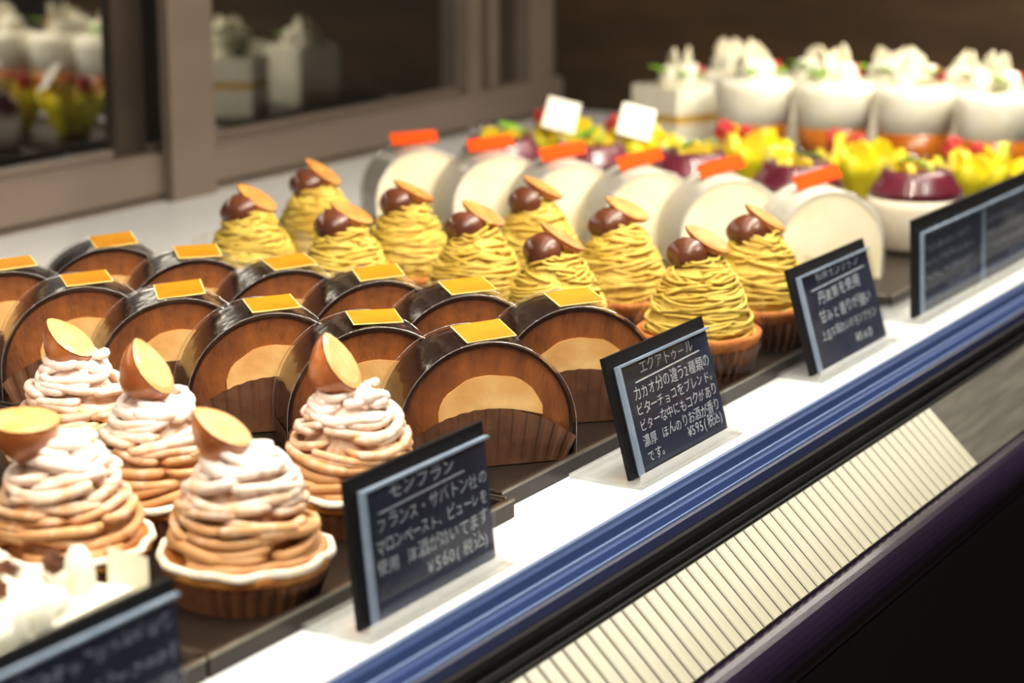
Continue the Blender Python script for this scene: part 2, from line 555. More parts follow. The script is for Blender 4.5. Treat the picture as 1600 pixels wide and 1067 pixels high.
# back: sill, sliding doors with dark mirror-like glass, jamb
sill = struct(B().prism([(1.082, 0.0), (1.082, 0.034), (1.086, 0.0385), (1.112, 0.0385), (1.112, 0.0)], 'x', X0, 1.93).obj('trim_2', 'taupe'))
struct(B().box(X0, 1.93, 1.0795, 1.0825, 0.004, 0.0062).obj('trim_3', 'taupe_dark'))


def door(name, parts):
    d = bpy.data.objects.new(name, None)
    COL.objects.link(d)
    d.location = (1.0, YB, 0.0385)
    struct(d)
    for pn, m, (x0, x1, y0, y1, z0, z1) in parts:
        B().box(x0 - 1.0, x1 - 1.0, y0 - YB, y1 - YB, z0 - 0.0385, z1 - 0.0385).obj(pn, m, d)


door('door_1', [('glass_pane', 'mirror', (X0, 1.245, 1.103, 1.107, 0.040, 0.47)),
                ('bottom_rail', 'taupe', (X0, 1.245, 1.1, 1.111, 0.0388, 0.0445)),
                ('stile', 'taupe_dark', (1.245, 1.281, 1.098, 1.112, 0.0388, 0.47))])
door('door_2', [('stile', 'taupe', (1.281, 1.336, 1.072, 1.0815, 0.0, 0.47)),
                ('glass_pane', 'mirror', (1.282, 1.747, 1.101, 1.105, 0.040, 0.47)),
                ('bottom_rail', 'taupe', (1.282, 1.747, 1.098, 1.1, 0.0388, 0.0445)),
                ('stile', 'taupe', (1.747, 1.770, 1.085, 1.108, 0.0388, 0.47))])
jamb = struct(B().box(1.7705, 1.955, 1.104, 1.114, 0.0388, 0.47).obj('trim_4', 'taupe_dark'))
struct(B().box(1.800, 1.818, 1.094, 1.1035, 0.0388, 0.47).obj('trim_5', 'taupe'))
struct(B().box(1.866, 1.914, 1.085, 1.1035, 0.0388, 0.47).obj('trim_6', 'taupe'))
struct(B().box(1.957, X1, 0.397, YB + 0.03, 0.0005, 0.47).obj('wall_right', 'wood'))
struct(B().box(X0, X1, YB + 0.031, YB + 0.05, 0.0, 0.47).obj('wall_back', 'wood'))
struct(B().box(X0, X1, 0.37, YB + 0.05, 0.471, 0.49).obj('ceiling', 'white_metal'))
for y, lab in ((0.415, 'white LED bar under the canopy just behind the front glass'), (0.58, 'white LED bar under the middle of the canopy')):
    t = thing('led_bar', lab, 'lamp', (1.0, y, 0.4705))
    B().prism([(-0.018, 0), (0.018, 0), (0.014, -0.03), (-0.014, -0.03)], 'x', -0.85, 0.85).obj('housing', 'white_metal', t)
    for s in (-1, 1):
        B().box(0.85 * s, 0.85 * s + 0.006 * s, -0.018, 0.018, -0.031, 0).obj('end_cap', 'taupe', t)


# trays
def tray(x0, x1, y0, y1, label):
    t = thing('cake_tray', label, 'tray', ((x0 + x1) / 2, (y0 + y1) / 2, 0), group='trays on the shelf')
    a, b = (x1 - x0) / 2, (y1 - y0) / 2
    B().box(-a, a, -b, b, 0.0004, T0).obj('plate', 'tray', t)
    r = B()
    for (u0, u1, v0, v1) in ((-a - .004, a + .004, -b - .004, -b), (-a - .004, a + .004, b, b + .004), (-a - .004, -a, -b, b), (a, a + .004, -b, b)):
        r.box(u0, u1, v0, v1, 0.0004, 0.0078)
    r.obj('raised_edge', 'tray', t)
    q = B()
    for (u0, u1, v0, v1) in ((-a - .0042, a + .0042, -b - .0042, -b - .003), (-a - .0042, a + .0042, b + .003, b + .0042), (-a - .0042, -a - .003, -b, b), (a + .003, a + .0042, -b, b)):
        q.box(u0, u1, v0, v1, 0.0074, 0.0086)
    q.obj('bright_rim', 'tray_rim', t)


tray(0.30, 0.521, 0.437, 0.86, 'dark tray under the white cream slice at the near end')
tray(0.531, 0.728, 0.437, 0.86, 'dark tray carrying the sugared chestnut cream tarts')
tray(0.741, 0.921, 0.446, 0.86, 'dark tray carrying the chocolate dome slices')
tray(0.934, 1.135, 0.437, 0.86, 'dark tray carrying the yellow chestnut tarts')
tray(1.205, 1.425, 0.445, 0.88, 'dark tray carrying the white dome slices and jars')
tray(1.440, 1.580, 0.445, 0.88, 'dark tray carrying the yellow fruit tulips')
tray(1.655, 1.915, 0.445, 0.90, 'dark tray carrying the white cream glasses at the far end')


# ------------------------------------------------------------------ piped cream
def strands(seed, prof, H, r, step, per, dip, wob, top_r, sides=6, segs=14, tops=6, spans=(1.5, 3.3), outv=0.45):
    rnd = random.Random(seed)
    b = B()
    # soft core
    n = 12
    b.lathe([(max(prof(k / n) - r * 1.9, 0.001), H * k / n) for k in range(n + 1)] + [(0.0005, H + r * 0.5)], 28, None, True, True)
    z = r
    while z < H:
        ph = rnd.uniform(0, 2 * pi)
        for k in range(per):
            span = rnd.uniform(*spans)
            a0 = ph + 2 * pi * k / per + rnd.uniform(-0.4, 0.4)
            dz0, dz1 = rnd.uniform(-wob, wob), rnd.uniform(-wob, wob)
            w1, w2 = rnd.uniform(0, 6.3), rnd.uniform(0.4, 1.0) * wob
            out = rnd.uniform(-0.7, 1.0) * outv * r
            sgn = rnd.choice((-1, 1))
            path = []
            for i in range(segs + 1):
                t = i / segs
                th = a0 + sgn * span * t
                zz = z + dz0 * (1 - t) + dz1 * t + w2 * 0.6 * sin(w1 + th * 2.5)
                zz = max(zz, r * 0.8)
                e = min(t, 1 - t)
                rr = prof(min(max(zz / H, 0), 1)) + out - dip * (max(0, 0.14 - e) / 0.14) ** 1.5
                path.append((rr * cos(th), rr * sin(th), zz))
            s = r * rnd.uniform(0.85, 1.15)
            b.tube(path, lambda t, s=s: s * (0.55 + 0.45 * min(1, 6 * min(t, 1 - t))), sides)
        z += step
    for k in range(tops):
        a = rnd.uniform(0, 2 * pi)
        d = rnd.uniform(-0.6, 0.6) * top_r
        bend = rnd.uniform(-0.5, 0.5) * top_r
        path = []
        for i in range(segs + 1):
            t = i / segs * 2 - 1
            x = t * top_r * 1.15
            y = d + bend * (1 - t * t)
            zz = H + r * (0.5 + 0.6 * k / max(tops, 1)) - 0.5 * top_r * t * t
            path.append((x * cos(a) - y * sin(a), x * sin(a) + y * cos(a), zz))
        b.tube(path, r, sides)
    return b


def half_nut(L, Wd, Dp, nu=18, nv=10, point=0.35):
    """half chestnut: round body below its flat cut (z=0); one end pointed (-x)"""
    body, cut = B(), B()
    vs, fs = [], []
    for j in range(nv + 1):
        p = (pi / 2) * j / nv
        for i in range(nu):
            q = 2 * pi * i / nu
            x, y, z = cos(q) * cos(p), sin(q) * cos(p), -sin(p)
            k = 1 - point * max(0, -x) ** 1.5
            vs.append((x * L * (1 + 0.08 * max(0, -x) ** 3), y * Wd * k, z * Dp * (1 - 0.3 * max(0, -x))))
    for j in range(nv):
        for i in range(nu):
            fs.append((j * nu + i, (j + 1) * nu + i, (j + 1) * nu + (i + 1) % nu, j * nu + (i + 1) % nu))
    body.add(vs, fs)
    top = vs[:nu]
    vs2 = [(x * 0.985, y * 0.985, 0.0004) for x, y, z in top] + [(x * 0.8, y * 0.8, 0.0011) for x, y, z in top]
    cut.add(vs2, [(i, (i + 1) % nu, nu + (i + 1) % nu, nu + i) for i in range(nu)] + [tuple(range(nu, 2 * nu))])
    cut.add([(x * 0.985, y * 0.985, 0.0004) for x, y, z in top], [tuple(range(nu - 1, -1, -1))])
    return body, cut


def pleats(r0, z0, r1, z1, n=36, amp=0.035, th=0.0006):
    b = B()
    N = n * 4
    wob = lambda a, k: 1 + amp * (1 if k in (1, 2) else 0.9) * cos(a * n)
    b.lathe([(r0 * 0.6, z0 + 0.0002), (r0, z0), (r1, z1), (r1 - th, z1), (r0 - th, z0 + th)], N, wob, True, False)
    return b


MB_PROF = lambda t: 0.0272 - 0.0050 * t - 0.0105 * t ** 2.6
mb_mesh = {}


def mont_blanc(seed, label, loc, nut_dirs, rz=0.0):
    t = thing('mont_blanc_tart', label, 'cake', loc, rz, 'sugared chestnut cream tarts')
    if 'cup' not in mb_mesh:
        rnd = random.Random(3)
        o = pleats(0.0272, 0.0, 0.0312, 0.0112, 34, 0.022).obj('paper_cup', 'paper', t)
        ph = [rnd.uniform(0, 6.3) for _ in range(5)]
        p = B().lathe([(0.0262, 0.003), (0.0292, 0.0108), (0.0318, 0.0120), (0.0326, 0.0160), (0.0312, 0.0172), (0.027, 0.0165), (0.010, 0.0160)], 48, None, True, True).obj('pastry_shell', 'pastry', t, True)
        b = B()
        path = []
        for i in range(65):
            a = 2 * pi * i / 64
            rr = 0.0318 + 0.0006 * sin(7 * a + ph[0]) + 0.0005 * sin(13 * a + ph[1])
            path.append((rr * cos(a), rr * sin(a), 0.0168 + 0.0004 * sin(9 * a + ph[2])))
        b.tube(path, 0.0018, 8)
        q = b.obj('sugared_rim', 'sugar_rim', t, True)
        mb_mesh['cup'] = (o.data, p.data, q.data)
    else:
        for nm, d in zip(('paper_cup', 'pastry_shell', 'sugared_rim'), mb_mesh['cup']):
            o = bpy.data.objects.new(nm, d)
            COL.objects.link(o)
            o.parent = t
    k = seed % 3
    if ('cream', k) not in mb_mesh:
        b = strands(20 + k, MB_PROF, 0.0385, 0.0021, 0.0033, 6, 0.0060, 0.0034, 0.0100, 8, 14, 7, (0.9, 2.2), 0.8)
        b.move(Matrix.Translation((0, 0, 0.0160)))
        mb_mesh[('cream', k)] = b.obj('piped_cream', 'marron', t, True).data
    else:
        o = bpy.data.objects.new('piped_cream', mb_mesh[('cream', k)])
        COL.objects.link(o)
        o.parent = t
    off, ax, nz, s = nut_dirs
    body, cut = half_nut(0.0124 * s, 0.0124 * s, 0.0150 * s, point=0.24)
    mt = Matrix.Rotation(-rz, 4, 'Z') @ frame(dirv(*ax), dirv(*nz), dirv(*off))
    nb = body.move(mt).obj('candied_chestnut', 'nut_body', t, True)
    cut.move(mt).obj('cut_face', 'nut_cut', nb)
    return t


# (right, towards shopper, up) for the chestnut: place, long axis, normal of the cut face
N_A = ((-0.0065, 0.003, 0.0655), (0.86, 0.05, -0.48), (0.50, 0.12, 0.84), 0.95)
N_B = ((-0.013, 0.006, 0.0655), (0.98, 0.0, -0.06), (0.06, 0.10, 0.99), 1.12)
N_C = ((0.0, 0.003, 0.0685), (0.60, 0.30, -0.72), (0.78, 0.16, 0.56), 1.04)
N_D = ((-0.003, 0.003, 0.0685), (0.60, 0.30, -0.72), (0.78, 0.20, 0.54), 1.04)
N_E = ((-0.001, 0.002, 0.0655), (0.78, 0.1, -0.58), (0.60, 0.16, 0.78), 0.98)
mont_blanc(0, 'front sugared chestnut cream tart between the two nearest signs, white rim showing', (0.593, 0.468, T0), N_A)
mont_blanc(1, 'sugared chestnut cream tart partly hidden by the white cream slice at the left', (0.568, 0.534, T0), N_B, 1.1)
mont_blanc(2, 'sugared chestnut cream tart in the middle of its tray, enclosed by four others', (0.637, 0.547, T0), N_C, 2.0)
mont_blanc(0, 'sugared chestnut cream tart behind the second sign, next to the foremost chocolate slice', (0.685, 0.484, T0), N_D, 2.6)
mont_blanc(1, 'rearmost fully visible sugared chestnut cream tart, before the chocolate slices at the left', (0.668, 0.618, T0), N_E, 3.9)
mont_blanc(2, 'sugared chestnut cream tart cut off by the left edge of the view', (0.610, 0.668, T0), N_E, 5.0)


# ------------------------------------------------------------------ dome slices
def arch(a, zs, n=28, grow=0.0):
    """vertical sides up to zs, then a half circle of radius a"""
    p = [(-(a + grow), 0.0)]
    for k in range(n + 1):
        q = pi - pi * k / n
        p.append(((a + grow) * cos(q), zs + (a + grow) * sin(q)))
    p.append((a + grow, 0.0))
    return p


def dome(name, label, a, zs, T, mats, lab, cat, group):
    """a roll slice: glaze band, face, moon of custard, pleated cup, clear film, top label"""
    t = thing(name, label, cat, (0, 0, T0), 0, group)
    g, face, inner, cup = mats
    out, inn = arch(a, zs), arch(a - 0.0013, zs, grow=0)
    n = len(out)
    b = B()
    for y0, y1 in ((-T / 2, T / 2),):
        vs = [(x, y0, z) for x, z in out] + [(x, y0, z) for x, z in inn] + [(x, y1, z) for x, z in out] + [(x, y1, z) for x, z in inn]
        fs = []
        for i in range(n - 1):
            fs += [(i, i + 1, n + i + 1, n + i), (2 * n + i + 1, 2 * n + i, 3 * n + i, 3 * n + i + 1),
                   (i + 1, i, 2 * n + i, 2 * n + i + 1), (n + i, n + i + 1, 3 * n + i + 1, 3 * n + i)]
        b.add(vs, fs)
    b.obj('outer_glaze', g, t, True).data.shade_flat() if False else b.obj('outer_coating', g, t, False)
    B().prism(inn, 'y', -T / 2 + 0.0008, T / 2 - 0.0008).obj('mousse', face, t)
    if inner:
        moon = []
        for k in range(21):
            q = pi - pi * k / 20
            k_ = 1 + 0.014 * sin(7 * q + 1) + 0.008 * sin(13 * q)
            moon.append((0.0245 * k_ * cos(q) + 0.002, 0.0225 + 0.0200 * k_ * sin(q) ** 0.85))
        for k in range(1, 14):
            q = pi * k / 14
            moon.append((0.0265 - 0.049 * k / 14, 0.0225 + 0.0045 * sin(q)))
        B().prism(moon, 'y', -T / 2 + 0.0002, -T / 2 + 0.006).obj('custard_centre', inner, t)
    if cup:
        # pleated paper cup: fanned panels rising in front and behind, low strips at the sides
        b = B()
        nP = 52
        for sg in (-1, 1):
            for off in (0.0, 0.0004):
                vs = []
                for k in range(nP + 1):
                    u = -1 + 2 * k / nP
                    zg = 0.0007 if (k % 4) < 2 else -0.0003
                    hgt = 0.0115 + 0.0160 * (1 - u * u)
                    vs.append((u * a * 0.90, sg * (T / 2 + 0.0006 + zg * 0.3 + off), 0.0006))
                    vs.append((u * (a + 0.0012), sg * (T / 2 + 0.0012 + zg + off), hgt))
                b.add(vs, [(2 * k, 2 * k + 2, 2 * k + 3, 2 * k + 1) for k in range(nP)])
            vs = []
            for k in range(9):
                y = -T / 2 + T * k / 8
                zg = 0.0003 if k % 2 else -0.0001
                vs += [(sg * (a + 0.0006 + zg), y, 0.0006), (sg * (a + 0.0014 + zg), y, 0.0115)]
            b.add(vs, [(2 * k, 2 * k + 2, 2 * k + 3, 2 * k + 1) for k in range(8)])
        b.obj('pleated_cup', cup, t)
    fl = [p for p in arch(a, zs, grow=0.0011)]
    fl[0] = (fl[0][0], 0.002)
    fl[-1] = (fl[-1][0], 0.002)
    B().sheet(fl, 'y', -T / 2 - 0.0022, T / 2 + 0.0012).obj('clear_film', 'film', t, True)
    for ye in (-T / 2 - 0.0022, T / 2 + 0.0012):
        B().tube([(x, ye, z) for x, z in fl], 0.00022, 5).obj('film_edge', 'film_edge', t, True)
    lx, ly, mL, mE, tilt = lab
    L = B().box(-lx, lx, -ly, ly, 0, 0.0005).obj('top_label', mE, t, False, (0.003, -0.003, zs + a + 0.0019), (radians(tilt[0]), radians(tilt[1]), 0))
    B().box(-lx * 0.94, lx * 0.94, -ly * 0.94, ly * 0.94, 0.0005, 0.0008).obj('printed_field', mL, L)
    return t


CR = radians(-42)
c0_ = dome('chocolate_dome_slice', 'x', 0.041, 0.0165, 0.0355, ('glaze', 'mousse', 'custard', 'cup_brown'), (0.0118, 0.0120, 'gold', 'gold_edge', (5, -3)), 'cake', 'chocolate dome slices')
index_kids()
rnd = random.Random(8)
near = [(0.790, 0.488), (0.789, 0.547), (0.788, 0.606), (0.791, 0.665), (0.788, 0.723), (0.797, 0.783)]
far = [(0.875, 0.488), (0.871, 0.547), (0.876, 0.604), (0.875, 0.660), (0.873, 0.720), (0.875, 0.781)]
for row, nm in ((near, 'nearer'), (far, 'farther')):
    for i, (x, y) in enumerate(row):
        lab = f'{ORD[i]} chocolate dome slice with gold label counted from the front, {nm} row'
        jr = CR + radians(rnd.uniform(-1.5, 1.5))
        if row is near and i == 0:
            c0_.location = (x, y, T0)
            c0_.rotation_euler = (0, 0, CR)
            c0_['label'] = lab
            o = c0_
        else:
            o = dup(c0_, (x, y, T0), jr, lab)
        for ch in o.children:
            if ch.name.startswith('top_label'):
                ch.rotation_euler = (radians(rnd.uniform(1, 6)), radians(rnd.uniform(-5, 0)), radians(rnd.uniform(-5, 5)))

w0 = dome('white_dome_slice', 'x', 0.036, 0.0225, 0.042, ('coconut', 'whiteface', None, None), (0.0178, 0.0050, 'orange', 'orange', (56, 0)), 'cake', 'white dome slices')
index_kids()
wpos = [(1.256, 0.514, 14), (1.268, 0.588, 12), (1.270, 0.650, 12), (1.274, 0.713, 9), (1.282, 0.777, 5), (1.278, 0.840, 2)]
for i, (x, y, lr) in enumerate(wpos):
    lab = f'{ORD[i]} white dome slice with orange label, counted from the front of its row'
    if i == 0:
        o = w0
        w0.location = (x, y, T0)
        w0.rotation_euler = (0, 0, radians(-44))
        w0['label'] = lab
    else:
        o = dup(w0, (x, y, T0), radians(-42 + rnd.uniform(-3, 3)), lab)
    for ch in o.children:
        if ch.name.startswith('top_label'):
            ch.location = (0.0, 0.004, 0.0225 + 0.036 + 0.0052)
            ch.rotation_euler = (radians(56), radians(-0.75 * lr), radians(lr))

# ------------------------------------------------------------------ yellow chestnut tarts
KP = lambda t: 0.0290 - 0.0175 * t ** 1.15 + 0.002 * sin(pi * t)
ku_mesh = {}


def kuri(k, label, loc, rz, variant):
    t = thing('yellow_chestnut_tart', label, 'cake', loc, rz, 'yellow chestnut cream tarts')
    if 'cup' not in ku_mesh:
        a = pleats(0.0275, 0.0, 0.0325, 0.0165).obj('paper_cup', 'cup_brown', t)
        p = B().lathe([(0.029, 0.004), (0.0322, 0.0185), (0.0336, 0.0205), (0.0338, 0.0225), (0.0322, 0.0238), (0.0300, 0.0225), (0.0285, 0.0205), (0.01, 0.020)], 48,
                      lambda q, k: 1 + 0.006 * sin(11 * q) * (k > 1), True, True).obj('tart_shell', 'tart', t, True)
        ku_mesh['cup'] = (a.data, p.data)
    else:
        for nm, d in zip(('paper_cup', 'tart_shell'), ku_mesh['cup']):
            o = bpy.data.objects.new(nm, d)
            COL.objects.link(o)
            o.parent = t
    if ('c', variant) not in ku_mesh:
        b = strands(60 + variant, KP, 0.041, 0.00088, 0.00125, 4, 0.0030, 0.0034, 0.0105, 5, 12, 12, (0.8, 2.4), 1.3)
        b.move(Matrix.Translation((0, 0, 0.0215)))
        ku_mesh[('c', variant)] = b.obj('piped_cream', 'kuri', t, True).data
    else:
        o = bpy.data.objects.new('piped_cream', ku_mesh[('c', variant)])
        COL.objects.link(o)
        o.parent = t
    r = random.Random(100 + k)
    j = lambda s: r.uniform(-s, s)
    back = Matrix.Rotation(-rz, 4, 'Z')
    body, cut = half_nut(0.0122, 0.0102, 0.0092, point=0.15)
    up = r.uniform(-0.25, 0.6)
    mt = back @ frame(dirv(0.85, 0.45, 0.05 + j(.25)), dirv(0.45 + j(.15), -0.75, -up), dirv(-0.0065, 0.0025, 0.0632))
    nb = body.move(mt).obj('brown_chestnut', 'darknut', t, True)
    cut.move(mt).obj('cut_face', 'nut_slice', nb)
    body, cut = half_nut(0.0132, 0.0090, 0.0060, point=0.2)
    mt = back @ frame(dirv(0.80 + j(.08), 0.05, -0.58 + j(.12)), dirv(0.46 + j(.1), 0.20 + j(.16), 0.82), dirv(0.0045, -0.001, 0.0712 + j(.001)))
    nb = body.move(mt).obj('chestnut_slice', 'nut_body', t, True)
    cut.move(mt).obj('cut_face', 'nut_slice', nb)
    f = [(0.0352 * cos(q), 0.0352 * sin(q)) for q in [0.2 + 5.9 * i / 40 for i in range(41)]]
    B().sheet(f, 'z', 0.003, 0.046).obj('clear_film', 'film_soft', t, True)
    return t


kn = [(0.987, 0.470), (0.957, 0.541), (0.994, 0.613), (0.963, 0.682), (0.976, 0.759)]
kf = [(1.066, 0.472), (1.047, 0.549), (1.086, 0.627), (1.043, 0.692), (1.072, 0.780)]
q = 0
for row, nm in ((kn, 'nearer'), (kf, 'farther')):
    for i, (x, y) in enumerate(row):
        kuri(q, f'{ORD[i]} yellow chestnut cream tart counted from the front, {nm} row', (x, y, T0), 0.7 * q, q % 3)
        q += 1


# ------------------------------------------------------------------ jars, fruit tulips, glasses
def berry(b, c, r, rnd):
    for k in range(14):
        y = 1 - 2 * (k + 0.5) / 14
        a = k * 2.4
        s = math.sqrt(1 - y * y)
        b.ball((c[0] + r * .7 * s * cos(a), c[1] + r * .7 * s * sin(a), c[2] + r * .8 * y), (r * .42,) * 3, 8, 5)
    return b


def leaf(b, c, d, L, wd):
    mt = frame(d, Vector((0.2, -0.3, 1)), c)
    vs = [(0, 0, 0), (L * .35, wd, .0008), (L * .7, wd * .8, .0002), (L, 0, -.001), (L * .7, -wd * .8, .0002), (L * .35, -wd, .0008),
          (0, 0, -.0006), (L * .35, wd, .0002), (L * .7, wd * .8, -.0004), (L, 0, -.0016), (L * .7, -wd * .8, -.0004), (L * .35, -wd, .0002)]
    b.add([mt @ Vector(v) for v in vs], [(0, 5, 4, 3, 2, 1), (6, 7, 8, 9, 10, 11)] + [(i, (i + 1) % 6, 6 + (i + 1) % 6, 6 + i) for i in range(6)])


def wedge(b, c, d, L, h, wd):
    """fruit wedge: crescent prism"""
    pts = [(L * cos(pi * k / 8), h * sin(pi * k / 8)) for k in range(9)]
    s = len(b.v)
    b.prism(pts, 'y', -wd, wd)
    b.move(frame(d, Vector((0, 0, 1)), c), s)


def jar(label, loc, rz, seed):
    t = thing('dessert_jar', label, 'jar', loc, rz, 'glass jars of white cream and purple jelly')
    B().lathe([(0.029, 0.0012), (0.0322, 0.004), (0.0331, 0.030), (0.0330, 0.0368)], 36, None, True, True).obj('white_cream', 'panna', t, True)
    B().lathe([(0.0329, 0.0370), (0.0312, 0.0425), (0.0255, 0.0500), (0.0240, 0.0540)], 36, None, True, True).obj('purple_jelly', 'berry', t, True)
    B().lathe([(0.0295, 0.0004), (0.0332, 0.004), (0.0338, 0.037), (0.0322, 0.0430), (0.0264, 0.0510), (0.0250, 0.0590), (0.0262, 0.0605), (0.0258, 0.0625), (0.0242, 0.0625), (0.0242, 0.0535)], 36, None, True).obj('glass_jar', 'jarglass', t, True)
    r = random.Random(seed)
    f = B()
    for k in range(4):
        a = r.uniform(0, 6.3)
        wedge(f, (0.011 * cos(a), 0.011 * sin(a), 0.0532), (cos(a + 1), sin(a + 1), 0.1), 0.009, 0.007, 0.0025)
    f.obj('fruit_piece', 'yellow', t)
    g = B()
    for k in range(5):
        a = r.uniform(0, 6.3)
        leaf(g, (0.004 * cos(a), 0.004 * sin(a), 0.0600), (cos(a), sin(a), 0.25), 0.015, 0.0045)
    g.obj('herb_sprig', 'green', t)


for i, (x, y) in enumerate([(1.380, 0.493), (1.371, 0.578), (1.385, 0.668), (1.384, 0.752), (1.384, 0.83)]):
    jar(f'{ORD[i]} glass jar of white cream and purple jelly, counted from the front', (x, y, T0), i * 1.3, 40 + i)


def tulip(label, loc, rz, seed, card):
    t = thing('fruit_tulip', label, 'dessert', loc, rz, 'yellow fruit tulips')
    n = 8
    N = n * 8
    vs = []
    for k in range(N):
        a = 2 * pi * k / N
        c = abs(cos(a * n / 2))
        for (r, z) in ((0.014, 0.0006), (0.0195, 0.012), (0.0285, 0.030), (0.0340, 0.036 + 0.010 * c)):
            m = 1 + 0.05 * cos(a * n) * (z > 0.01)
            vs.append((r * m * cos(a), r * m * sin(a), z))
        vs.append((0.0318 * cos(a), 0.0318 * sin(a), 0.0355 + 0.010 * c))
        vs.append((0.0280 * cos(a), 0.0280 * sin(a), 0.033))
    fs = []
    for k in range(N):
        j = (k + 1) % N
        for s in range(5):
            fs.append((6 * k + s, 6 * j + s, 6 * j + s + 1, 6 * k + s + 1))
    fs.append(tuple(6 * k for k in range(N - 1, -1, -1)))
    fs.append(tuple(6 * k + 5 for k in range(N)))
    B().add(vs, fs).obj('petal_cup', 'yellow_green', t, True)
    r = random.Random(seed)
    for k in range(7):
        a = 2 * pi * k / 7 + r.uniform(-.3, .3)
        b = B()
        wedge(b, (0.017 * cos(a), 0.017 * sin(a), 0.0335), (cos(a + 1.3), sin(a + 1.3), r.uniform(-.3, .5)), 0.0125, 0.022 + r.uniform(-.006, .004), 0.0036)
        b.obj('fruit_wedge', 'yellow', t)
    lf = math.atan2(-RT.y, -RT.x) - rz
    for k in range(2):
        a = lf + (0.5 if k else -0.3)
        d = 0.020 if k == 0 else 0.004
        berry(B(), (d * cos(a), d * sin(a), 0.053), 0.0085 if k == 0 else 0.006, r).obj('red_berry', 'red', t, True)
    if card:
        mt = Matrix.Rotation(-rz, 4, 'Z') @ frame(dirv(0.94, 0.1, -0.20), dirv(0.1, 0.80, 0.60), dirv(*card))
        B().box(-.0135, .0135, -.0145, .0145, 0, .0006).move(mt).obj('white_card', 'card', t)


for i, (x, y, c) in enumerate([(1.505, 0.489, None), (1.503, 0.581, None), (1.506, 0.676, None), (1.490, 0.765, (-0.004, 0.022, 0.060)), (1.496, 0.835, (-0.005, 0.022, 0.060))]):
    tulip(f'{ORD[i]} yellow fruit tulip with red berries, counted from the front', (x, y, T0), i * 0.9, 70 + i, c)


def topping(t, z, seed, big=1.0):
    r = random.Random(seed)
    b = B()
    for k in range(5):
        a = r.uniform(0, 6.3)
        b.ball((0.012 * cos(a), 0.012 * sin(a), z + 0.006), (0.011, 0.011, 0.012), 12, 8, 0.06, r)
    b.obj('cream_dollop', 'whip', t, True)
    for k in range(3):
        a = r.uniform(0, 6.3)
        s = B()
        L = r.uniform(0.024, 0.032) * big
        s.prism([(-0.011, 0), (0.011, 0), (0.009, L * .7), (0.001, L), (-0.009, L * .6)], 'y', -.0011, .0011)
        mt = Matrix.Translation((0.009 * cos(a), 0.009 * sin(a), z + 0.005)) @ Matrix.Rotation(r.uniform(0, 3.1), 4, 'Z') @ Matrix.Rotation(r.uniform(-.5, .5), 4, 'Y')
        s.move(mt).obj('white_chocolate_shard', 'whitechoc', t)
    g = B()
    a0 = math.atan2(BK.y, BK.x) - t.rotation_euler[2]
    for k in range(4):
        a = a0 + r.uniform(-1.2, 1.2)
        leaf(g, (0.014 * cos(a), 0.014 * sin(a), z + 0.012), (cos(a), sin(a), 0.6), 0.017, 0.006)
    g.obj('green_herb', 'green', t)
    a = a0 + 1.2
    berry(B(), (0.019 * cos(a), 0.019 * sin(a), z + 0.010), 0.0058, r).obj('red_currant', 'red', t, True)


def glass(label, loc, rz, seed):
    t = thing('dessert_glass', label, 'dessert', loc, rz, 'glasses of white mousse over orange jelly')
    B().lathe([(0.0272, 0.0014), (0.0318, 0.034)], 36, None, True, True).obj('orange_jelly', 'jelly', t, True)
    B().lathe([(0.0318, 0.0342), (0.0345, 0.060), (0.0350, 0.066), (0.0335, 0.0705), (0.030, 0.0725), (0.010, 0.0732)], 36, None, True, True).obj('white_mousse', 'whip', t, True)
    B().lathe([(0.0278, 0.0004), (0.0353, 0.063), (0.0357, 0.0645), (0.0351, 0.065)], 36, None, True).obj('clear_cup', 'jarglass', t, True)
    topping(t, 0.072, seed)


for i, (x, y) in enumerate([(1.710, 0.545), (1.718, 0.618), (1.712, 0.690), (1.704, 0.762)]):
    glass(f'{ORD[i]} glass of white mousse over orange jelly, counted from the front', (x, y, T0), i * 1.7, 90 + i)


def cube_cake(label, loc, rz, seed, layered):
    t = thing('white_square_cake', label, 'cake', loc, rz, 'white square cream cakes')
    h = 0.030
    if layered:
        B().box(-h, h, -h, h, 0.0004, 0.028).obj('cream_block', 'whip', t)
        B().box(-h + .0005, h - .0005, -h + .0005, h - .0005, 0.028, 0.036).obj('sponge_layer', 'sponge', t)
        B().box(-h, h, -h, h, 0.036, 0.060).obj('cream_top', 'whip', t)
    else:
        e = 0.003
        o = B()
        pts = [(-h + e, -h), (h - e, -h), (h, -h + e), (h, h - e), (h - e, h), (-h + e, h), (-h, h - e), (-h, -h + e)]
        o.prism(pts, 'z', 0.0004, 0.060)
        o.obj('cream_block', 'whip', t)
        B().prism([(x * .93, y * .93) for x, y in pts], 'z', 0.0601, 0.0625).obj('cream_top', 'whip', t)
    topping(t, 0.062, seed, 0.9)


cube_cake('white square cake with a yellow sponge layer, left of the mousse glasses', (1.722, 0.845, T0), radians(-20), 120, True)
for i, (x, y) in enumerate([(1.835, 0.530), (1.828, 0.607), (1.832, 0.685), (1.826, 0.762), (1.842, 0.845)]):
    cube_cake(f'{ORD[i]} tall white square cake behind the mousse glasses, counted from the front', (x, y, T0), radians(-10 + 5 * i), 130 + i, False)

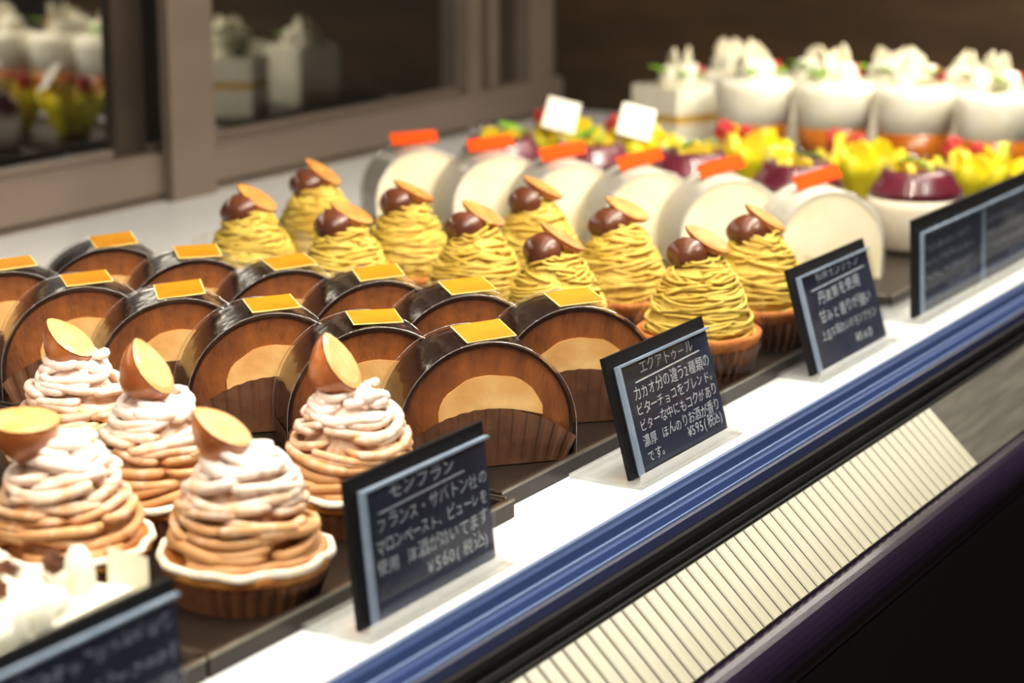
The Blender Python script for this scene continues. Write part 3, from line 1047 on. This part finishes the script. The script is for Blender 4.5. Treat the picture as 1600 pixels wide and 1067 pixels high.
# ------------------------------------------------------------------ near cream slice
t = thing('cream_slice', 'white whipped cream slice on a brown sponge in the bottom left corner', 'cake', (0.457, 0.468, T0), radians(4))
tri = [(-0.048, -0.024), (0.046, -0.026), (0.040, 0.018), (-0.048, 0.026)]
B().prism(tri, 'z', 0.0004, 0.014).obj('sponge_base', 'cocoa', t)
B().prism([(x * .99, y * .99) for x, y in tri], 'z', 0.014, 0.034).obj('cream_layer', 'whip', t)
r = random.Random(4)
b = B()
for k in range(46):
    x, y = r.uniform(-.042, .036), r.uniform(-.021, .012)
    b.ball((x, y, 0.0370), (r.uniform(.005, .010), r.uniform(.004, .007), r.uniform(.006, .0150)), 14, 9, 0.05, r)
b.obj('whipped_topping', 'whip', t, True)
B().prism([(-.006, 0), (.008, .002), (.009, .020), (-.004, .026)], 'y', -.001, .001).move(
    Matrix.Translation((0.046, -0.022, 0.0215)) @ Matrix.Rotation(radians(-35), 4, 'Z') @ Matrix.Rotation(radians(-10), 4, 'X')).obj('white_chocolate_plate', 'whitechoc', t)
for k in range(5):
    berry(B(), (-0.034 + 0.014 * k, -0.012 + 0.008 * (k % 2), 0.048), 0.0038, r).obj('chocolate_crumb', 'cocoa', t, True)


# ------------------------------------------------------------------ signs
def glyphs(lines):
    """handwritten lines: (text, x, z, char width, char height, slant)"""
    r = random.Random(5)
    out = B()
    dg = bpy.context.evaluated_depsgraph_get
    cache = {}
    for text, x, z, cw, chh, drop in lines:
        for ch in text:
            if ch == ' ':
                x += cw * 0.7
                continue
            if ch not in cache:
                c = bpy.data.curves.new('glyph', 'FONT')
                c.body = ch
                c.size = 1.0
                c.resolution_u = 2
                c.offset = -0.003
                o = bpy.data.objects.new('glyph', c)
                COL.objects.link(o)
                bpy.context.view_layer.update()
                me = bpy.data.meshes.new_from_object(o.evaluated_get(dg()))
                vs = [tuple(v.co) for v in me.vertices]
                fs = [tuple(p.vertices) for p in me.polygons]
                bpy.data.objects.remove(o)
                bpy.data.curves.remove(c)
                bpy.data.meshes.remove(me)
                cache[ch] = (vs, fs)
            vs, fs = cache[ch]
            narrow = ch.isascii() or ch == '¥'
            adv = cw * (0.62 if narrow else 1.0)
            if vs:
                s = len(out.v)
                a = r.uniform(-.06, .06)
                k = r.uniform(.9, 1.08)
                jz = r.uniform(-.06, .06) * chh
                gx = cw * (1.0 if not narrow else 1.05)
                out.add([(x + (vx * cos(a) - vy * sin(a)) * gx * k, 0, z + jz + (vx * sin(a) + vy * cos(a)) * chh * k) for vx, vy, vz in vs], fs)
            x += adv
            z += drop * cw
    return out


def scribble(b, x0, x1, z, h, r):
    """unreadable pen strokes"""
    x = x0
    while x < x1:
        for k in range(r.randint(2, 4)):
            a = r.choice((0.05, 1.5, 1.5, 0.6, -0.5)) + r.uniform(-.2, .2)
            L = h * r.uniform(.35, .9)
            cx, cz = x + r.uniform(0, h * .5), z + r.uniform(.2, .8) * h
            wv = 0.00042
            dx, dz = cos(a) * L / 2, sin(a) * L / 2
            nx, nz = -sin(a) * wv, cos(a) * wv
            b.add([(cx - dx - nx, 0, cz - dz - nz), (cx + dx - nx, 0, cz + dz - nz), (cx + dx + nx, 0, cz + dz + nz), (cx - dx + nx, 0, cz - dz + nz)], [(0, 1, 2, 3)])
        x += h * r.uniform(.8, 1.1)


def sign(label, x, y, W, H, lean, yaw, lines, rule, scrib=None, inset=0.0055, second=None):
    t = thing('price_sign', label, 'sign', (x, y, 0), radians(yaw), 'black price signs')
    lean = radians(lean)
    R_ = Matrix.Translation((0, 0, 0.0026)) @ Matrix.Rotation(-lean, 4, 'X')
    B().box(-0.004, W + .004, -0.007, 0.030, 0.0003, 0.0022).obj('acrylic_base', 'acrylic_base', t)
    B().box(-0.002, W + .002, -0.0066, -0.0052, 0.0022, 0.0062).obj('front_lip', 'acrylic_base', t)
    c = B().box(0, W, 0, 0.0022, 0, H).move(R_).obj('black_card', 'board_edge', t)
    # writing field and clear cover, its edge glint put into pale strips
    B().box(inset * 1.0, W - 0.0006, -0.0006, -0.0001, 0.001, H - inset).move(R_).obj('writing_field', 'board', t)
    e = B().box(inset, inset + 0.0023, -0.0030, -0.0008, 0.0004, H - inset)
    e.box(inset + .0028, W - 0.0008, -0.0030, -0.0008, H - inset - 0.0010, H - inset)
    if second:
        e.box(second, second + .0016, -0.0030, -0.0008, 0.0004, H - inset)
    e.move(R_).obj('cover_edge', 'acrylic_edge', t)
    B().box(inset + .0029, W - .0006, -0.0031, -0.0026, 0.0006, H - inset - 0.0014).move(R_).obj('clear_cover', 'acrylic', t)
    b = glyphs(lines) if lines else B()
    if rule:
        rx0, rx1, rz0, rz1 = rule
        b.add([(rx0, 0, rz0), (rx1, 0, rz1), (rx1, 0, rz1 + .0007), (rx0, 0, rz0 + .0007)], [(0, 1, 2, 3)])
    if b.v:
        b.move(R_ @ Matrix.Translation((0, -0.0008, 0))).obj('handwriting', 'chalk', t)
    if scrib:
        r = random.Random(scrib[0])
        b = B()
        for (x0, x1, z, h) in scrib[1]:
            scribble(b, x0, x1, z, h, r)
        b.move(R_ @ Matrix.Translation((0, -0.0008, 0))).obj('faint_handwriting', 'chalk_faint', t)
    return t


sign('sharp black handwritten sign in front of the chocolate dome slices', 0.797, 0.4105, 0.100, 0.0560, 15.5, 0,
     [('エクアトゥール', 0.0275, 0.0428, 0.0078, 0.0068, 0.0),
      ('カカオ分の違う2種類の', 0.0170, 0.0330, 0.0074, 0.0070, 0.0),
      ('ビターチョコをブレンド。', 0.0165, 0.0257, 0.0069, 0.0062, 0.0),
      ('ビターな中にもコクがあり', 0.0165, 0.0186, 0.0067, 0.0062, 0.0),
      ('濃厚 ほんのりお酒が香り', 0.0165, 0.0112, 0.0068, 0.0062, 0.0),
      ('です。', 0.0175, 0.0040, 0.0068, 0.0062, 0.0),
      ('¥595(税込)', 0.0590, 0.0050, 0.0068, 0.0068, 0.0)], (0.0215, 0.0880, 0.0398, 0.0410))
sign('blurred black handwritten sign in front of the sugared chestnut tarts', 0.584, 0.4095, 0.0935, 0.0560, 6, 0,
     [('モンブラン', 0.0240, 0.0425, 0.0092, 0.0066, 0.0),
      ('フランス・サバトン社の', 0.0150, 0.0325, 0.0070, 0.0066, 0.0),
      ('マロンペースト、ピューレを', 0.0130, 0.0245, 0.0060, 0.0066, 0.0),
      ('使用 洋酒が効いてます', 0.0130, 0.0165, 0.0072, 0.0066, 0.0),
      ('¥560(税込)', 0.0450, 0.0080, 0.0080, 0.0072, 0.0)], (0.0170, 0.0760, 0.0390, 0.0400))
sign('black handwritten sign in front of the yellow chestnut tarts', 1.013, 0.4145, 0.108, 0.0580, 16.5, 0,
     [('和栗モンブラン', 0.0300, 0.0460, 0.0088, 0.0066, 0.0),
      ('丹波栗を使用', 0.0270, 0.0345, 0.0100, 0.0075, 0.0),
      ('甘みと香りが強い', 0.0240, 0.0240, 0.0092, 0.0075, 0.0),
      ('上品な味わいのモンブラン', 0.0210, 0.0145, 0.0066, 0.0066, 0.0),
      ('¥560', 0.0640, 0.0050, 0.0100, 0.0070, 0.0)], (0.0210, 0.0980, 0.0420, 0.0430))
sign('wide dark double sign in front of the white dome slices at the right', 1.172, 0.4165, 0.280, 0.0590, 3, 0,
     [], None, (3, [(0.020, 0.100, 0.046, 0.005), (0.020, 0.100, 0.036, 0.005), (0.020, 0.105, 0.027, 0.005), (0.022, 0.105, 0.018, 0.005), (0.060, 0.110, 0.009, 0.005),
                    (0.135, 0.240, 0.046, 0.005), (0.135, 0.250, 0.036, 0.005), (0.135, 0.250, 0.027, 0.005), (0.135, 0.240, 0.018, 0.005), (0.180, 0.250, 0.009, 0.005)]),
     0.009, 0.122)
sign('very blurred black sign before the white cream slice in the bottom left corner', 0.385, 0.4085, 0.100, 0.0512, 4, 0,
     [], None, (4, [(0.022, 0.092, 0.0355, 0.0060), (0.030, 0.095, 0.0255, 0.0060), (0.020, 0.095, 0.0165, 0.0060), (0.020, 0.090, 0.007, 0.0060)]), 0.0045)
